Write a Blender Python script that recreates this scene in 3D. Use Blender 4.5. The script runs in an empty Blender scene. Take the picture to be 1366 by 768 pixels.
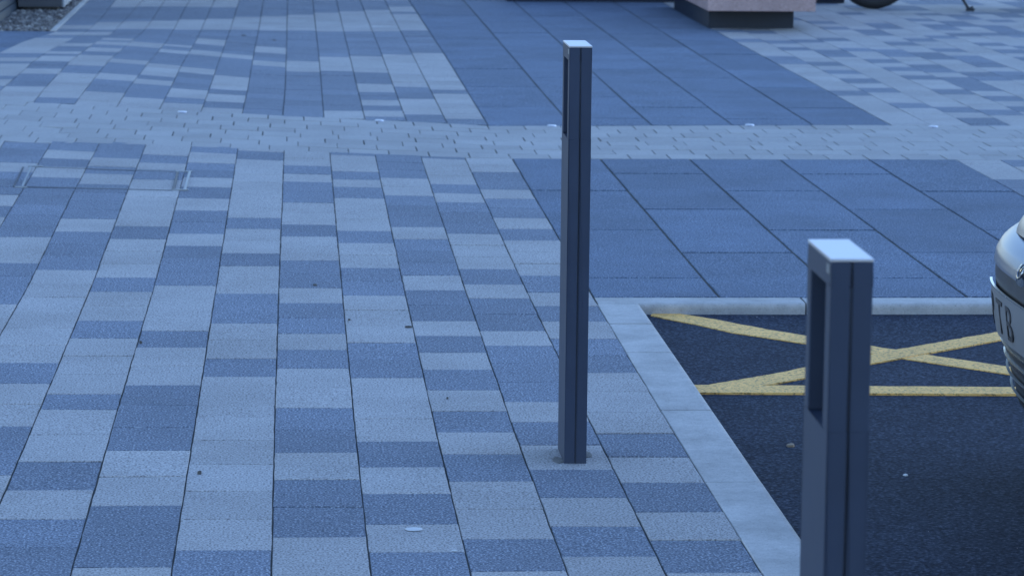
import bpy, bmesh, math, random
from mathutils import Vector, Matrix
random.seed(11)
scene = bpy.context.scene
C = scene.collection

# ---------------------------------------------------------------- camera
CAM_H, FOCAL_PX = 1.5356, 4185.3
YAW, PITCH, ROLL = 0.0700237, 0.1520441, 0.0106295
cam_data = bpy.data.cameras.new('camera')
cam = bpy.data.objects.new('camera', cam_data); C.objects.link(cam)
fwd = Vector((math.sin(YAW)*math.cos(PITCH), math.cos(YAW)*math.cos(PITCH), -math.sin(PITCH)))
right = Vector((math.cos(YAW), -math.sin(YAW), 0)); up = right.cross(fwd)
r2 = math.cos(ROLL)*right + math.sin(ROLL)*up
u2 = -math.sin(ROLL)*right + math.cos(ROLL)*up
M = Matrix((r2, u2, -fwd)).transposed().to_4x4(); M.translation = (0, 0, CAM_H)
cam.matrix_world = M
cam_data.sensor_width = 36; cam_data.lens = FOCAL_PX/1366*36
cam_data.clip_start = 0.05; cam_data.clip_end = 2000
cam_data.dof.use_dof = True; cam_data.dof.focus_distance = 7.6; cam_data.dof.aperture_fstop = 13
scene.camera = cam

# ---------------------------------------------------------------- sky and sun
SUN_EL, SUN_AZ = math.radians(40), math.radians(70)     # high on the right; the place itself lies in open shade
world = bpy.data.worlds.new('World'); scene.world = world; world.use_nodes = True
nt = world.node_tree; nt.nodes.clear()
sky = nt.nodes.new('ShaderNodeTexSky'); sky.sky_type = 'NISHITA'; sky.sun_disc = False
sky.sun_elevation = SUN_EL; sky.sun_rotation = SUN_AZ
sky.air_density = 1.0; sky.dust_density = 0.0; sky.ozone_density = 4.0
bg = nt.nodes.new('ShaderNodeBackground'); bg.inputs['Strength'].default_value = 0.15
wo = nt.nodes.new('ShaderNodeOutputWorld')
nt.links.new(sky.outputs[0], bg.inputs[0]); nt.links.new(bg.outputs[0], wo.inputs[0])
sd = bpy.data.lights.new('sun', 'SUN'); sd.energy = 0.03; sd.angle = math.radians(30); sd.color = (1.0, 0.93, 0.85)
sun = bpy.data.objects.new('sun', sd); C.objects.link(sun)
sv = Vector((math.sin(SUN_AZ)*math.cos(SUN_EL), math.cos(SUN_AZ)*math.cos(SUN_EL), math.sin(SUN_EL)))
sun.rotation_euler = sv.to_track_quat('Z', 'Y').to_euler()
scene.view_settings.view_transform = 'Standard'; scene.view_settings.look = 'None'
scene.view_settings.gamma = 1.0; scene.view_settings.exposure = 1.36
scene.view_settings.use_curve_mapping = False
scene.render.engine = 'CYCLES'

# ---------------------------------------------------------------- readings of the paving, in metres
NEAR_JOINTS = {-8: [(-1.73304, 14.3328), (-1.6830399999999999, 12.3663)], -7: [(-1.52802, 14.3328), (-1.47802, 12.3663)], -6: [(-1.323, 14.3328), (-1.273, 12.3663)], -5: [(-1.1084, 14.4038), (-1.0905, 12.8421), (-1.0747, 11.4784), (-1.0527, 9.9974)], -4: [(-0.8882, 14.3138), (-0.8784, 12.3728), (-0.8533, 9.9974), (-0.8569, 9.1045), (-0.8546, 8.2245)], -3: [(-0.6747, 14.3202), (-0.667, 12.3762), (-0.6509, 9.9974), (-0.6509, 7.6588), (-0.6515, 6.8659), (-0.6515, 6.2435)], -2: [(-0.467, 14.2624), (-0.4504, 9.9974), (-0.4523, 7.6557), (-0.4505, 6.1882)], -1: [(-0.2549, 14.1736), (-0.2518, 9.9974), (-0.2485, 7.6524), (-0.248, 6.1829)], 0: [(-0.0466, 14.0857), (-0.0501, 9.9974), (-0.0497, 7.6492), (-0.0465, 6.1777)], 1: [(0.1579, 13.9986), (0.152, 9.9974), (0.1505, 7.646), (0.1541, 6.1724)], 2: [(0.3577, 13.9428), (0.3524, 9.9975), (0.3513, 7.6427), (0.3563, 6.1671)], 3: [(0.5585, 13.8572), (0.5484, 9.9975), (0.5462, 7.6396), (0.5539, 6.1619)], 4: [(0.7523, 13.8021), (0.7437, 9.9975), (0.7472, 7.6364), (0.7531, 6.1567)], 5: [(0.9598, 13.7478), (0.9469, 9.9975), (0.944, 7.6332), (0.9507, 6.1516)]}
NEAR_ROWS = {-6: ([14.368, 14.095, 13.821, 13.547, 13.212, 12.95, 12.689, 12.428, 12.075, 11.742, 11.477], [1, 1, 1, 0, 1, 1, 1, 0, 1, 0]), -5: ([14.375, 14.028, 13.698, 13.382, 13.001, 12.7, 12.4, 12.099, 11.798, 11.497, 11.197, 10.871, 10.546, 10.251, 9.957, 9.662, 9.377, 9.092], [1, 0, 1, 0, 1, 1, 1, 1, 1, 1, 0, 0, 1, 1, 1, 0, 0]), -4: ([14.398, 14.065, 13.733, 13.401, 13.139, 12.771, 12.502, 12.232, 11.962, 11.693, 11.338, 11.023, 10.707, 10.391, 10.098, 9.804, 9.511, 9.217, 8.923, 8.63, 8.321, 8.029, 7.736, 7.446, 7.156, 6.868], [1, 1, 0, 1, 0, 1, 1, 1, 1, 0, 1, 1, 1, 0, 0, 0, 0, 0, 0, 1, 0, 0, 1, 1, 0]), -3: ([14.291, 13.857, 13.534, 13.281, 12.944, 12.652, 12.36, 12.068, 11.776, 11.484, 11.141, 10.835, 10.53, 10.224, 9.919, 9.632, 9.346, 9.037, 8.747, 8.457, 8.167, 7.954, 7.631, 7.307, 6.991, 6.704, 6.441, 6.178], [0, 1, 0, 1, 0, 0, 0, 0, 0, 1, 0, 0, 0, 1, 0, 0, 1, 0, 0, 0, 1, 0, 0, 1, 0, 1, 1]), -2: ([14.218, 13.939, 13.554, 13.284, 13.014, 12.69, 12.309, 11.939, 11.61, 11.281, 10.969, 10.661, 10.353, 10.045, 9.753, 9.46, 9.168, 8.876, 8.583, 8.289, 8.003, 7.717, 7.43, 7.13, 6.829, 6.547, 6.264, 5.998], [1, 0, 1, 1, 0, 1, 0, 1, 1, 0, 1, 1, 1, 0, 0, 0, 1, 0, 0, 1, 1, 1, 0, 0, 1, 1, 0]), -1: ([14.13, 14.021, 13.69, 13.41, 13.131, 12.851, 12.571, 12.292, 12.012, 11.732, 11.426, 11.104, 10.783, 10.488, 10.184, 9.88, 9.588, 9.296, 8.996, 8.696, 8.415, 8.128, 7.84, 7.553, 7.265, 6.978, 6.69, 6.403, 6.119], [0, 1, 0, 0, 0, 0, 0, 0, 0, 1, 0, 0, 1, 0, 0, 1, 1, 0, 0, 1, 0, 0, 0, 0, 0, 0, 0, 1]), 0: ([14.042, 13.746, 13.449, 13.157, 12.871, 12.534, 12.198, 11.87, 11.542, 11.22, 10.916, 10.612, 10.305, 9.997, 9.689, 9.404, 9.119, 8.836, 8.54, 8.251, 7.961, 7.679, 7.397, 7.095, 6.806, 6.517, 6.258, 5.999], [0, 0, 1, 0, 1, 1, 0, 0, 1, 0, 0, 1, 1, 0, 1, 1, 0, 1, 0, 0, 1, 1, 0, 1, 1, 0, 0]), 1: ([13.971, 13.864, 13.554, 13.244, 12.961, 12.689, 12.331, 12.01, 11.689, 11.368, 11.04, 10.743, 10.446, 10.143, 9.841, 9.547, 9.254, 8.961, 8.677, 8.394, 8.105, 7.817, 7.528, 7.224, 6.939, 6.639, 6.376, 6.102], [1, 0, 0, 1, 0, 1, 0, 0, 0, 1, 0, 0, 1, 1, 0, 0, 0, 1, 1, 0, 0, 0, 1, 0, 1, 0, 1]), 2: ([13.9, 13.601, 13.303, 13.004, 12.712, 12.419, 12.104, 11.788, 11.473, 11.149, 10.858, 10.567, 10.276, 9.95, 9.646, 9.341, 9.07, 8.789, 8.512, 8.209, 7.915, 7.641, 7.372, 7.063, 6.778, 6.493, 6.212, 5.941], [1, 1, 1, 0, 0, 1, 1, 1, 0, 1, 1, 1, 0, 1, 1, 0, 1, 0, 1, 0, 1, 0, 1, 0, 0, 1, 0]), 3: ([13.83, 13.74, 13.426, 13.112, 12.799, 12.496, 12.207, 11.901, 11.596, 11.29, 10.998, 10.705, 10.412, 10.07, 9.779, 9.471, 9.162, 8.9, 8.612, 8.324, 8.036, 7.773, 7.48, 7.191, 6.892, 6.608, 6.33, 6.049], [1, 0, 0, 0, 1, 0, 1, 1, 1, 0, 0, 0, 1, 0, 1, 1, 0, 1, 1, 1, 0, 1, 0, 1, 0, 1, 0]), 4: ([13.775, 13.509, 13.244, 12.934, 12.624, 12.329, 12.031, 11.733, 11.425, 11.113, 10.828, 10.544, 10.26, 9.903, 9.628, 9.326, 9.022, 8.742, 8.462, 8.18, 7.898, 7.616, 7.334, 7.047, 6.743, 6.47, 6.183, 5.913], [0, 0, 1, 1, 0, 1, 1, 0, 1, 0, 0, 0, 1, 0, 1, 0, 1, 1, 0, 0, 0, 1, 0, 1, 0, 1, 0])}
FAR_JOINTS = [[(-1.8198, 19.6008), (-1.7519, 20.543), (-1.6155, 21.3001), (-1.6119, 24.92)], [(-1.5805, 16.0846), (-1.5791, 16.9771), (-1.5579, 19.0382), (-1.5264, 19.8013), (-1.488, 20.3674), (-1.4161, 21.3157), (-1.3961, 22.1216), (-1.3913, 22.9074), (-1.4003, 24.1944), (-1.4079, 24.9411)], [(-1.3475, 16.3402), (-1.3534, 17.0557), (-1.3453, 18.8839), (-1.3195, 19.6341), (-1.2859, 20.5116), (-1.2241, 21.2956), (-1.198, 24.4897), (-1.1974, 24.9629)], [(-1.13, 16.2053), (-1.1288, 17.0667), (-1.1166, 19.0096), (-1.0579, 20.5938), (-1.0306, 21.346), (-1.0185, 22.3065), (-1.0216, 24.6947), (-1.0216, 24.9811)], [(-0.907, 16.0526), (-0.9035, 17.0777), (-0.8703, 19.0249), (-0.8343, 20.4792), (-0.8279, 21.7215), (-0.827, 24.7145), (-0.8247, 25.0015)], [(-0.6856, 15.942), (-0.6728, 17.3897), (-0.6713, 18.4372), (-0.6424, 20.8578), (-0.6319, 24.7343), (-0.6303, 25.0216)], [(-0.4706, 15.8326), (-0.4636, 17.122), (-0.4521, 19.4541), (-0.4416, 21.6797), (-0.4356, 24.8876), (-0.4353, 25.0418)], [(-0.2624, 15.763), (-0.2543, 17.1323), (-0.253, 19.5854), (-0.2465, 21.6954), (-0.2457, 25.0614)], [(-0.0591, 15.6363), (-0.0509, 17.1422), (-0.0506, 19.5988), (-0.0551, 25.0812)], [(0.1456, 15.5794), (0.1502, 19.0321), (0.1438, 25.1017)], [(0.3482, 15.474), (0.3409, 19.301), (0.3319, 25.1212)], [(0.5512, 15.3958), (0.5439, 19.3139), (0.5205, 25.1407)], [(0.7476, 15.2924), (0.7359, 19.3261), (0.7186, 25.1613)], [(0.9418, 15.1902), (0.9375, 19.0469), (0.9112, 25.1812)]]
FAR_ROWS = [([24.931, 24.641, 24.352, 24.062, 23.773, 23.484, 23.194, 22.905, 22.616, 22.326, 22.037, 21.666, 21.379, 21.097, 20.821, 20.504, 20.186, 19.868, 19.551, 19.2, 18.917, 18.751, 18.464, 18.176, 17.889, 17.667, 17.24, 16.877, 16.64, 16.403], [1, 1, 1, 1, 1, 1, 1, 1, 1, 1, 0, 1, 0, 1, 0, 0, 0, 0, 1, 0, 1, 0, 0, 0, 1, 0, 1, 0, 0], [0.104, 0.102, 0.099, 0.098, 0.095, 0.094, 0.091, 0.09, 0.088, 0.085, 0.083, 0.081, 0.079, 0.077, 0.075, 0.073, 0.071, 0.069, 0.067, 0.064, 0.062, 0.061, 0.059, 0.057, 0.055, 0.053, 0.051, 0.048, 0.046, 0.044]), ([24.952, 24.643, 24.333, 24.024, 23.747, 23.469, 23.192, 22.914, 22.637, 22.359, 21.984, 21.609, 21.394, 21.113, 20.744, 20.374, 20.119, 19.687, 19.508, 19.332, 18.933, 18.662, 18.392, 18.056, 17.782, 17.507, 17.233, 16.941, 16.648, 16.356], [0, 0, 0, 1, 1, 1, 1, 1, 1, 0, 0, 1, 0, 1, 1, 0, 1, 0, 1, 0, 1, 1, 0, 1, 1, 1, 0, 0, 0], [0.104, 0.1, 0.096, 0.091, 0.087, 0.084, 0.08, 0.076, 0.073, 0.069, 0.064, 0.059, 0.034, 0.001, -0.042, -0.062, -0.062, -0.062, -0.062, -0.062, -0.063, -0.062, -0.062, -0.063, -0.063, -0.056, -0.048, -0.039, -0.031, -0.022]), ([24.972, 24.692, 24.412, 24.132, 23.853, 23.573, 23.293, 23.013, 22.733, 22.453, 22.201, 21.95, 21.698, 21.405, 21.112, 20.819, 20.652, 20.52, 20.261, 20.009, 19.702, 19.404, 19.151, 18.898, 18.645, 18.369, 18.094, 17.79, 17.487, 17.184, 16.88, 16.577, 16.262], [0, 0, 0, 1, 1, 1, 1, 1, 1, 0, 0, 0, 1, 1, 1, 0, 1, 0, 1, 0, 1, 0, 0, 0, 1, 1, 0, 0, 0, 0, 0, 1], [0.103, 0.095, 0.087, 0.079, 0.07, 0.062, 0.055, 0.046, 0.038, 0.03, 0.023, 0.015, 0.008, -0.08, -0.192, -0.303, -0.366, -0.389, -0.385, -0.382, -0.376, -0.372, -0.368, -0.364, -0.36, -0.355, -0.352, -0.347, -0.316, -0.28, -0.244, -0.208, -0.17]), ([24.991, 24.711, 24.431, 24.151, 23.83, 23.51, 23.189, 22.869, 22.548, 22.27, 21.992, 21.714, 21.403, 21.092, 20.782, 20.471, 20.087, 19.749, 19.412, 19.074, 18.795, 18.425, 18.056, 17.659, 17.287, 16.915, 16.653, 16.391, 16.129], [0, 0, 0, 1, 1, 1, 1, 1, 0, 0, 0, 1, 1, 1, 1, 0, 1, 1, 1, 0, 1, 1, 0, 1, 1, 0, 0, 0], [0.104, 0.089, 0.075, 0.061, 0.044, 0.027, 0.011, -0.006, -0.022, -0.036, -0.05, -0.064, -0.25, -0.482, -0.709, -0.833, -0.819, -0.806, -0.793, -0.78, -0.77, -0.756, -0.742, -0.709, -0.622, -0.533, -0.47, -0.407, -0.358]), ([25.012, 24.716, 24.42, 24.124, 23.836, 23.548, 23.26, 22.972, 22.684, 22.341, 21.999, 21.656, 21.383, 21.111, 20.838, 20.565, 20.292, 20.134, 19.854, 19.612, 19.326, 19.04, 18.754, 18.483, 18.213, 17.942, 17.671, 17.384, 17.115, 16.845, 16.576, 16.287, 15.997], [0, 0, 0, 1, 1, 1, 1, 1, 0, 0, 0, 1, 1, 1, 1, 1, 0, 1, 0, 1, 1, 1, 0, 0, 0, 1, 0, 1, 1, 1, 0, 0], [0.104, 0.087, 0.069, 0.053, 0.036, 0.019, 0.003, -0.014, -0.031, -0.05, -0.07, -0.09, -0.327, -0.559, -0.788, -0.969, -0.957, -0.95, -0.937, -0.927, -0.915, -0.902, -0.889, -0.877, -0.866, -0.854, -0.82, -0.742, -0.669, -0.595, -0.521, -0.441, -0.413]), ([25.032, 24.721, 24.41, 24.098, 23.769, 23.44, 23.11, 22.781, 22.504, 22.226, 21.949, 21.672, 21.38, 21.089, 20.798, 20.552, 20.306, 20.056, 19.806, 19.447, 19.13, 18.813, 18.497, 18.131, 17.786, 17.44, 17.094, 16.84, 16.586, 16.291, 15.875], [0, 0, 0, 1, 1, 1, 1, 0, 0, 0, 0, 1, 1, 1, 0, 0, 1, 1, 0, 1, 1, 1, 0, 1, 1, 1, 0, 0, 1, 0], [0.103, 0.084, 0.064, 0.044, 0.023, 0.002, -0.019, -0.04, -0.058, -0.075, -0.093, -0.111, -0.396, -0.676, -0.951, -1.103, -1.091, -1.079, -1.066, -1.048, -1.033, -1.016, -1.001, -0.983, -0.965, -0.86, -0.753, -0.673, -0.595, -0.502, -0.468]), ([25.052, 24.759, 24.466, 24.173, 23.88, 23.587, 23.294, 23.001, 22.673, 22.344, 22.016, 21.688, 21.378, 21.068, 20.758, 20.449, 20.139, 19.829, 19.52, 19.228, 18.906, 18.584, 18.262, 17.941, 17.654, 17.368, 17.082, 16.813, 16.383, 16.035, 15.778], [1, 1, 1, 1, 1, 1, 1, 0, 0, 0, 0, 1, 1, 1, 1, 1, 1, 1, 0, 1, 1, 1, 1, 0, 0, 0, 1, 0, 1, 0], [0.104, 0.087, 0.07, 0.053, 0.036, 0.02, 0.003, -0.015, -0.033, -0.052, -0.071, -0.089, -0.359, -0.628, -0.894, -0.981, -0.966, -0.953, -0.939, -0.927, -0.913, -0.898, -0.884, -0.87, -0.825, -0.745, -0.665, -0.589, -0.468, -0.418, -0.411]), ([25.071, 24.79, 24.508, 24.227, 23.945, 23.664, 23.382, 23.101, 22.807, 22.513, 22.219, 21.925, 21.63, 21.333, 21.036, 20.738, 20.441, 20.144, 19.898, 19.652, 19.333, 19.013, 18.655, 18.359, 18.063, 17.768, 17.472, 17.176, 16.88, 16.585, 16.289, 15.993, 15.697], [1, 1, 1, 1, 1, 1, 1, 0, 0, 0, 0, 0, 1, 1, 1, 1, 1, 0, 0, 1, 1, 0, 1, 1, 1, 1, 1, 1, 1, 1, 1, 1], [0.104, 0.089, 0.075, 0.06, 0.046, 0.032, 0.017, 0.003, -0.012, -0.027, -0.042, -0.057, -0.125, -0.352, -0.58, -0.807, -0.857, -0.846, -0.837, -0.828, -0.815, -0.803, -0.789, -0.778, -0.766, -0.748, -0.675, -0.601, -0.528, -0.455, -0.381, -0.361, -0.356]), ([25.091, 24.79, 24.489, 24.188, 23.887, 23.586, 23.285, 22.957, 22.629, 22.302, 21.974, 21.646, 21.355, 21.064, 20.773, 20.482, 20.19, 19.899, 19.608, 19.317, 19.026, 18.774, 18.521, 18.269, 17.973, 17.676, 17.38, 17.084, 16.787, 16.491, 16.195, 15.898, 15.602], [1, 1, 1, 1, 1, 1, 0, 0, 0, 0, 0, 1, 1, 1, 1, 1, 1, 1, 1, 1, 0, 0, 0, 1, 1, 1, 1, 1, 1, 1, 1, 1], [0.103, 0.096, 0.088, 0.08, 0.072, 0.065, 0.057, 0.049, 0.04, 0.032, 0.023, -0.008, -0.104, -0.202, -0.299, -0.329, -0.326, -0.322, -0.318, -0.315, -0.311, -0.308, -0.305, -0.302, -0.298, -0.281, -0.251, -0.221, -0.19, -0.159, -0.132, -0.132, -0.13]), ([25.111, 24.792, 24.473, 24.153, 23.834, 23.515, 23.194, 22.873, 22.552, 22.231, 21.91, 21.589, 21.274, 20.959, 20.643, 20.328, 20.013, 19.697, 19.382, 19.032, 18.682, 18.332, 18.031, 17.729, 17.428, 17.127, 16.825, 16.524, 16.222, 15.921, 15.527], [1, 1, 1, 1, 1, 0, 0, 0, 0, 0, 0, 1, 1, 1, 1, 1, 1, 1, 0, 0, 0, 1, 1, 1, 1, 1, 1, 1, 1, 0], [0.104, 0.097, 0.091, 0.085, 0.078, 0.072, 0.066, 0.06, 0.054, 0.047, 0.041, 0.005, -0.065, -0.136, -0.197, -0.195, -0.193, -0.191, -0.189, -0.187, -0.185, -0.182, -0.181, -0.173, -0.153, -0.133, -0.113, -0.093, -0.074, -0.074, -0.074]), ([25.131, 24.846, 24.56, 24.275, 23.99, 23.705, 23.405, 23.105, 22.805, 22.505, 22.205, 21.905, 21.605, 21.297, 20.99, 20.683, 20.375, 20.068, 19.761, 19.453, 19.15, 18.846, 18.543, 18.24, 17.867, 17.494, 17.24, 16.985, 16.744, 16.504, 16.211, 15.929, 15.618, 15.437], [1, 1, 1, 1, 1, 0, 0, 0, 0, 0, 0, 0, 1, 1, 1, 1, 1, 1, 1, 0, 0, 0, 0, 1, 1, 0, 0, 1, 1, 0, 1, 0, 1], [0.104, 0.098, 0.092, 0.087, 0.081, 0.076, 0.07, 0.064, 0.059, 0.053, 0.047, 0.041, 0.006, -0.063, -0.132, -0.197, -0.195, -0.193, -0.192, -0.189, -0.188, -0.186, -0.184, -0.182, -0.18, -0.157, -0.14, -0.124, -0.106, -0.091, -0.074, -0.074, -0.074, -0.075]), ([25.151, 24.827, 24.503, 24.178, 23.854, 23.535, 23.216, 22.897, 22.578, 22.258, 21.939, 21.62, 21.329, 21.039, 20.748, 20.457, 20.166, 19.875, 19.584, 19.301, 19.017, 18.734, 18.45, 18.166, 17.883, 17.599, 17.315, 16.957, 16.598, 16.312, 16.027, 15.741, 15.344], [1, 1, 1, 1, 0, 0, 0, 0, 0, 0, 0, 1, 1, 1, 1, 1, 1, 1, 0, 0, 0, 0, 0, 0, 0, 0, 1, 1, 0, 0, 0, 1], [0.103, 0.097, 0.091, 0.085, 0.078, 0.072, 0.066, 0.06, 0.054, 0.048, 0.041, 0.006, -0.06, -0.125, -0.191, -0.196, -0.194, -0.193, -0.19, -0.189, -0.187, -0.185, -0.184, -0.182, -0.18, -0.164, -0.144, -0.121, -0.097, -0.077, -0.074, -0.074, -0.074]), ([25.171, 24.888, 24.604, 24.321, 24.009, 23.698, 23.44, 23.152, 22.863, 22.574, 22.286, 21.997, 21.709, 21.424, 21.14, 20.855, 20.571, 20.286, 20.002, 19.717, 19.431, 19.145, 18.858, 18.572, 18.286, 17.999, 17.713, 17.426, 17.14, 16.914, 16.635, 16.356, 16.077, 15.798, 15.519, 15.241], [1, 1, 1, 0, 0, 1, 0, 0, 0, 0, 0, 0, 1, 1, 1, 1, 1, 1, 1, 0, 0, 0, 0, 0, 0, 0, 0, 0, 1, 0, 0, 0, 0, 0, 1], [0.104, 0.098, 0.093, 0.087, 0.081, 0.075, 0.07, 0.065, 0.059, 0.054, 0.048, 0.042, 0.022, -0.042, -0.105, -0.17, -0.197, -0.195, -0.194, -0.192, -0.19, -0.188, -0.186, -0.185, -0.183, -0.181, -0.171, -0.152, -0.132, -0.118, -0.098, -0.079, -0.074, -0.074, -0.074, -0.074])]
BAND_NEAR_EDGE = [(-1.5624, 14.5533), (-1.3468, 14.4452), (-1.1011, 14.3074), (-0.8844, 14.3621), (-0.6732, 14.2882), (-0.4638, 14.2149), (-0.256, 14.1422), (-0.0466, 14.0702), (0.1577, 13.9833), (0.3569, 13.9124), (0.5581, 13.8481), (0.7518, 13.7931), (0.9592, 13.7626), (2.1498, 13.7692), (2.9464, 13.7685), (3.4705, 13.7578)]
BAND_FAR_EDGE = [(-1.7849, 16.6594), (-1.5314, 16.4576), (-1.3458, 16.3195), (-1.13, 16.2053), (-0.9081, 16.0726), (-0.6861, 15.9539), (-0.4711, 15.8522), (-0.2624, 15.763), (-0.0592, 15.6439), (0.1455, 15.568), (0.3482, 15.4778), (0.5493, 15.3958), (0.7476, 15.2924), (0.9399, 15.1901), (1.3398, 15.1971), (2.1549, 15.2551), (2.9432, 15.2868), (3.8467, 15.2747)]

# ---------------------------------------------------------------- materials
def new_mat(name, rough=0.8, metal=0.0, spec=0.5):
    m = bpy.data.materials.new(name); m.use_nodes = True
    b = m.node_tree.nodes['Principled BSDF']
    b.inputs['Roughness'].default_value = rough; b.inputs['Metallic'].default_value = metal
    b.inputs['Specular IOR Level'].default_value = spec
    return m, m.node_tree, b
def node(nt, t, **kw):
    n = nt.nodes.new(t)
    for k, v in kw.items(): setattr(n, k, v)
    return n
def ramp(nt, fac, stops):
    r = node(nt, 'ShaderNodeValToRGB'); e = r.color_ramp.elements
    while len(e) < len(stops): e.new(0.5)
    for i, (p, c) in enumerate(stops): e[i].position = p; e[i].color = (*c, 1)
    nt.links.new(fac, r.inputs[0]); return r.outputs[0]
def mixc(nt, kind, fac, a, b):
    n = node(nt, 'ShaderNodeMix', data_type='RGBA', blend_type=kind)
    if isinstance(fac, float): n.inputs[0].default_value = fac
    else: nt.links.new(fac, n.inputs[0])
    for i, v in ((6, a), (7, b)):
        if isinstance(v, tuple): n.inputs[i].default_value = (*v, 1)
        else: nt.links.new(v, n.inputs[i])
    return n.outputs[2]
def granular(name, base, low, high, scale=320, lo=0.36, hi=0.66, rough=0.85, vary=0.07, stain=0.1, bump=0.25, spec=0.25, stain_scale=2.2, mid=0.07):
    """concrete or asphalt with aggregate: fine dark and light grains, wear blotches, each piece its own tone"""
    m, nt, b = new_mat(name, rough, 0, spec)
    geo = node(nt, 'ShaderNodeNewGeometry'); oi = node(nt, 'ShaderNodeObjectInfo')
    n1 = node(nt, 'ShaderNodeTexNoise'); n1.inputs['Scale'].default_value = scale; n1.inputs['Detail'].default_value = 2
    n2 = node(nt, 'ShaderNodeTexNoise'); n2.inputs['Scale'].default_value = stain_scale; n2.inputs['Detail'].default_value = 5; n2.inputs['Roughness'].default_value = 0.65
    n3 = node(nt, 'ShaderNodeTexNoise'); n3.inputs['Scale'].default_value = 60; n3.inputs['Detail'].default_value = 3
    for n in (n1, n2, n3): nt.links.new(geo.outputs['Position'], n.inputs['Vector'])
    col = ramp(nt, n1.outputs[0], [(lo-0.04, low), (lo+0.06, base), (hi-0.06, base), (hi+0.05, high)])
    w = ramp(nt, n2.outputs[0], [(0.3, (1-stain,)*3), (0.7, (1+stain,)*3)])
    col = mixc(nt, 'MULTIPLY', 1.0, col, w)
    w3 = ramp(nt, n3.outputs[0], [(0.3, (1-mid,)*3), (0.7, (1+mid,)*3)])
    col = mixc(nt, 'MULTIPLY', 1.0, col, w3)
    mr = node(nt, 'ShaderNodeMapRange'); mr.inputs[3].default_value = 1-vary; mr.inputs[4].default_value = 1+vary
    nt.links.new(oi.outputs['Random'], mr.inputs[0])
    cmb = node(nt, 'ShaderNodeCombineColor')
    for i in range(3): nt.links.new(mr.outputs[0], cmb.inputs[i])
    col = mixc(nt, 'MULTIPLY', 1.0, col, cmb.outputs[0])
    nt.links.new(col, b.inputs['Base Color'])
    bp = node(nt, 'ShaderNodeBump'); bp.inputs['Strength'].default_value = bump; bp.inputs['Distance'].default_value = 0.002
    nt.links.new(n1.outputs[0], bp.inputs['Height']); nt.links.new(bp.outputs[0], b.inputs['Normal'])
    return m
def plain(name, col, rough=0.5, metal=0.0, spec=0.5, vary=0.06, scale=14.0):
    m, nt, b = new_mat(name, rough, metal, spec)
    geo = node(nt, 'ShaderNodeNewGeometry')
    n = node(nt, 'ShaderNodeTexNoise'); n.inputs['Scale'].default_value = scale; n.inputs['Detail'].default_value = 5
    nt.links.new(geo.outputs['Position'], n.inputs['Vector'])
    c = ramp(nt, n.outputs[0], [(0.3, tuple(x*(1-vary) for x in col)), (0.7, tuple(min(1, x*(1+vary)) for x in col))])
    nt.links.new(c, b.inputs['Base Color'])
    rr = node(nt, 'ShaderNodeMapRange'); rr.inputs[3].default_value = max(0, rough-0.06); rr.inputs[4].default_value = min(1, rough+0.06)
    nt.links.new(n.outputs[0], rr.inputs[0]); nt.links.new(rr.outputs[0], b.inputs['Roughness'])
    return m
LIGHT = granular('light_granite_paver', (0.39, 0.37, 0.36), (0.18, 0.17, 0.17), (0.51, 0.49, 0.475), scale=195, lo=0.42, hi=0.61, stain=0.12)
DARK = granular('dark_granite_paver', (0.165, 0.188, 0.234), (0.080, 0.092, 0.120), (0.40, 0.42, 0.46), scale=190, lo=0.42, hi=0.61, vary=0.10, mid=0.13)
SLAB = granular('blue_black_slab', (0.113, 0.148, 0.212), (0.055, 0.072, 0.102), (0.28, 0.32, 0.38), scale=185, lo=0.42, hi=0.61, vary=0.09, stain=0.16, mid=0.15)
BAND = granular('pale_block', (0.355, 0.34, 0.33), (0.28, 0.27, 0.26), (0.47, 0.45, 0.44), vary=0.08)
KERB = granular('kerb_concrete', (0.43, 0.41, 0.39), (0.33, 0.31, 0.29), (0.49, 0.47, 0.45), scale=200, vary=0.05, stain=0.2, stain_scale=6)
ASPH = granular('asphalt', (0.033, 0.040, 0.060), (0.015, 0.018, 0.027), (0.085, 0.098, 0.13), scale=130, lo=0.42, hi=0.62, rough=0.95, stain=0.22, bump=0.9, spec=0.12, stain_scale=1.3)
JOINT = granular('joint_sand', (0.06, 0.062, 0.06), (0.03, 0.03, 0.03), (0.12, 0.12, 0.11), rough=0.95)
STONE = granular('gravel_stone', (0.17, 0.155, 0.15), (0.06, 0.055, 0.055), (0.40, 0.38, 0.35), scale=30, lo=0.42, hi=0.6, vary=0.0)
CONC = granular('pinkish_concrete', (0.37, 0.26, 0.25), (0.29, 0.20, 0.19), (0.43, 0.31, 0.295), scale=90, stain=0.12, stain_scale=4)
PAINT_Y = granular('yellow_road_paint', (0.88, 0.49, 0.14), (0.42, 0.25, 0.09), (0.90, 0.56, 0.20), scale=110, lo=0.41, hi=0.7, rough=0.7, stain=0.12, stain_scale=9, bump=0.5)
GREY = plain('grey_powder_coat', (0.038, 0.050, 0.083), 0.55, spec=0.2)
DGREY = plain('dark_powder_coat', (0.020, 0.026, 0.042), 0.5, spec=0.3)
STEEL = plain('brushed_steel', (0.52, 0.52, 0.57), 0.45, 0.9)
GALV = plain('galvanised_steel', (0.26, 0.28, 0.30), 0.5, 0.8)
RUBBER = plain('rubber', (0.022, 0.022, 0.024), 0.75)
BLACK = plain('black_plastic', (0.018, 0.018, 0.02), 0.4)
SILVER = plain('silver_car_paint', (0.115, 0.145, 0.215), 0.34, 0.75, scale=3, vary=0.03)
CHROME = plain('chrome', (0.32, 0.33, 0.36), 0.25, 1.0)
GLASS = plain('dark_glass', (0.02, 0.025, 0.03), 0.05)
PLATE = plain('number_plate_white', (0.17, 0.175, 0.19), 0.5)
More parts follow.
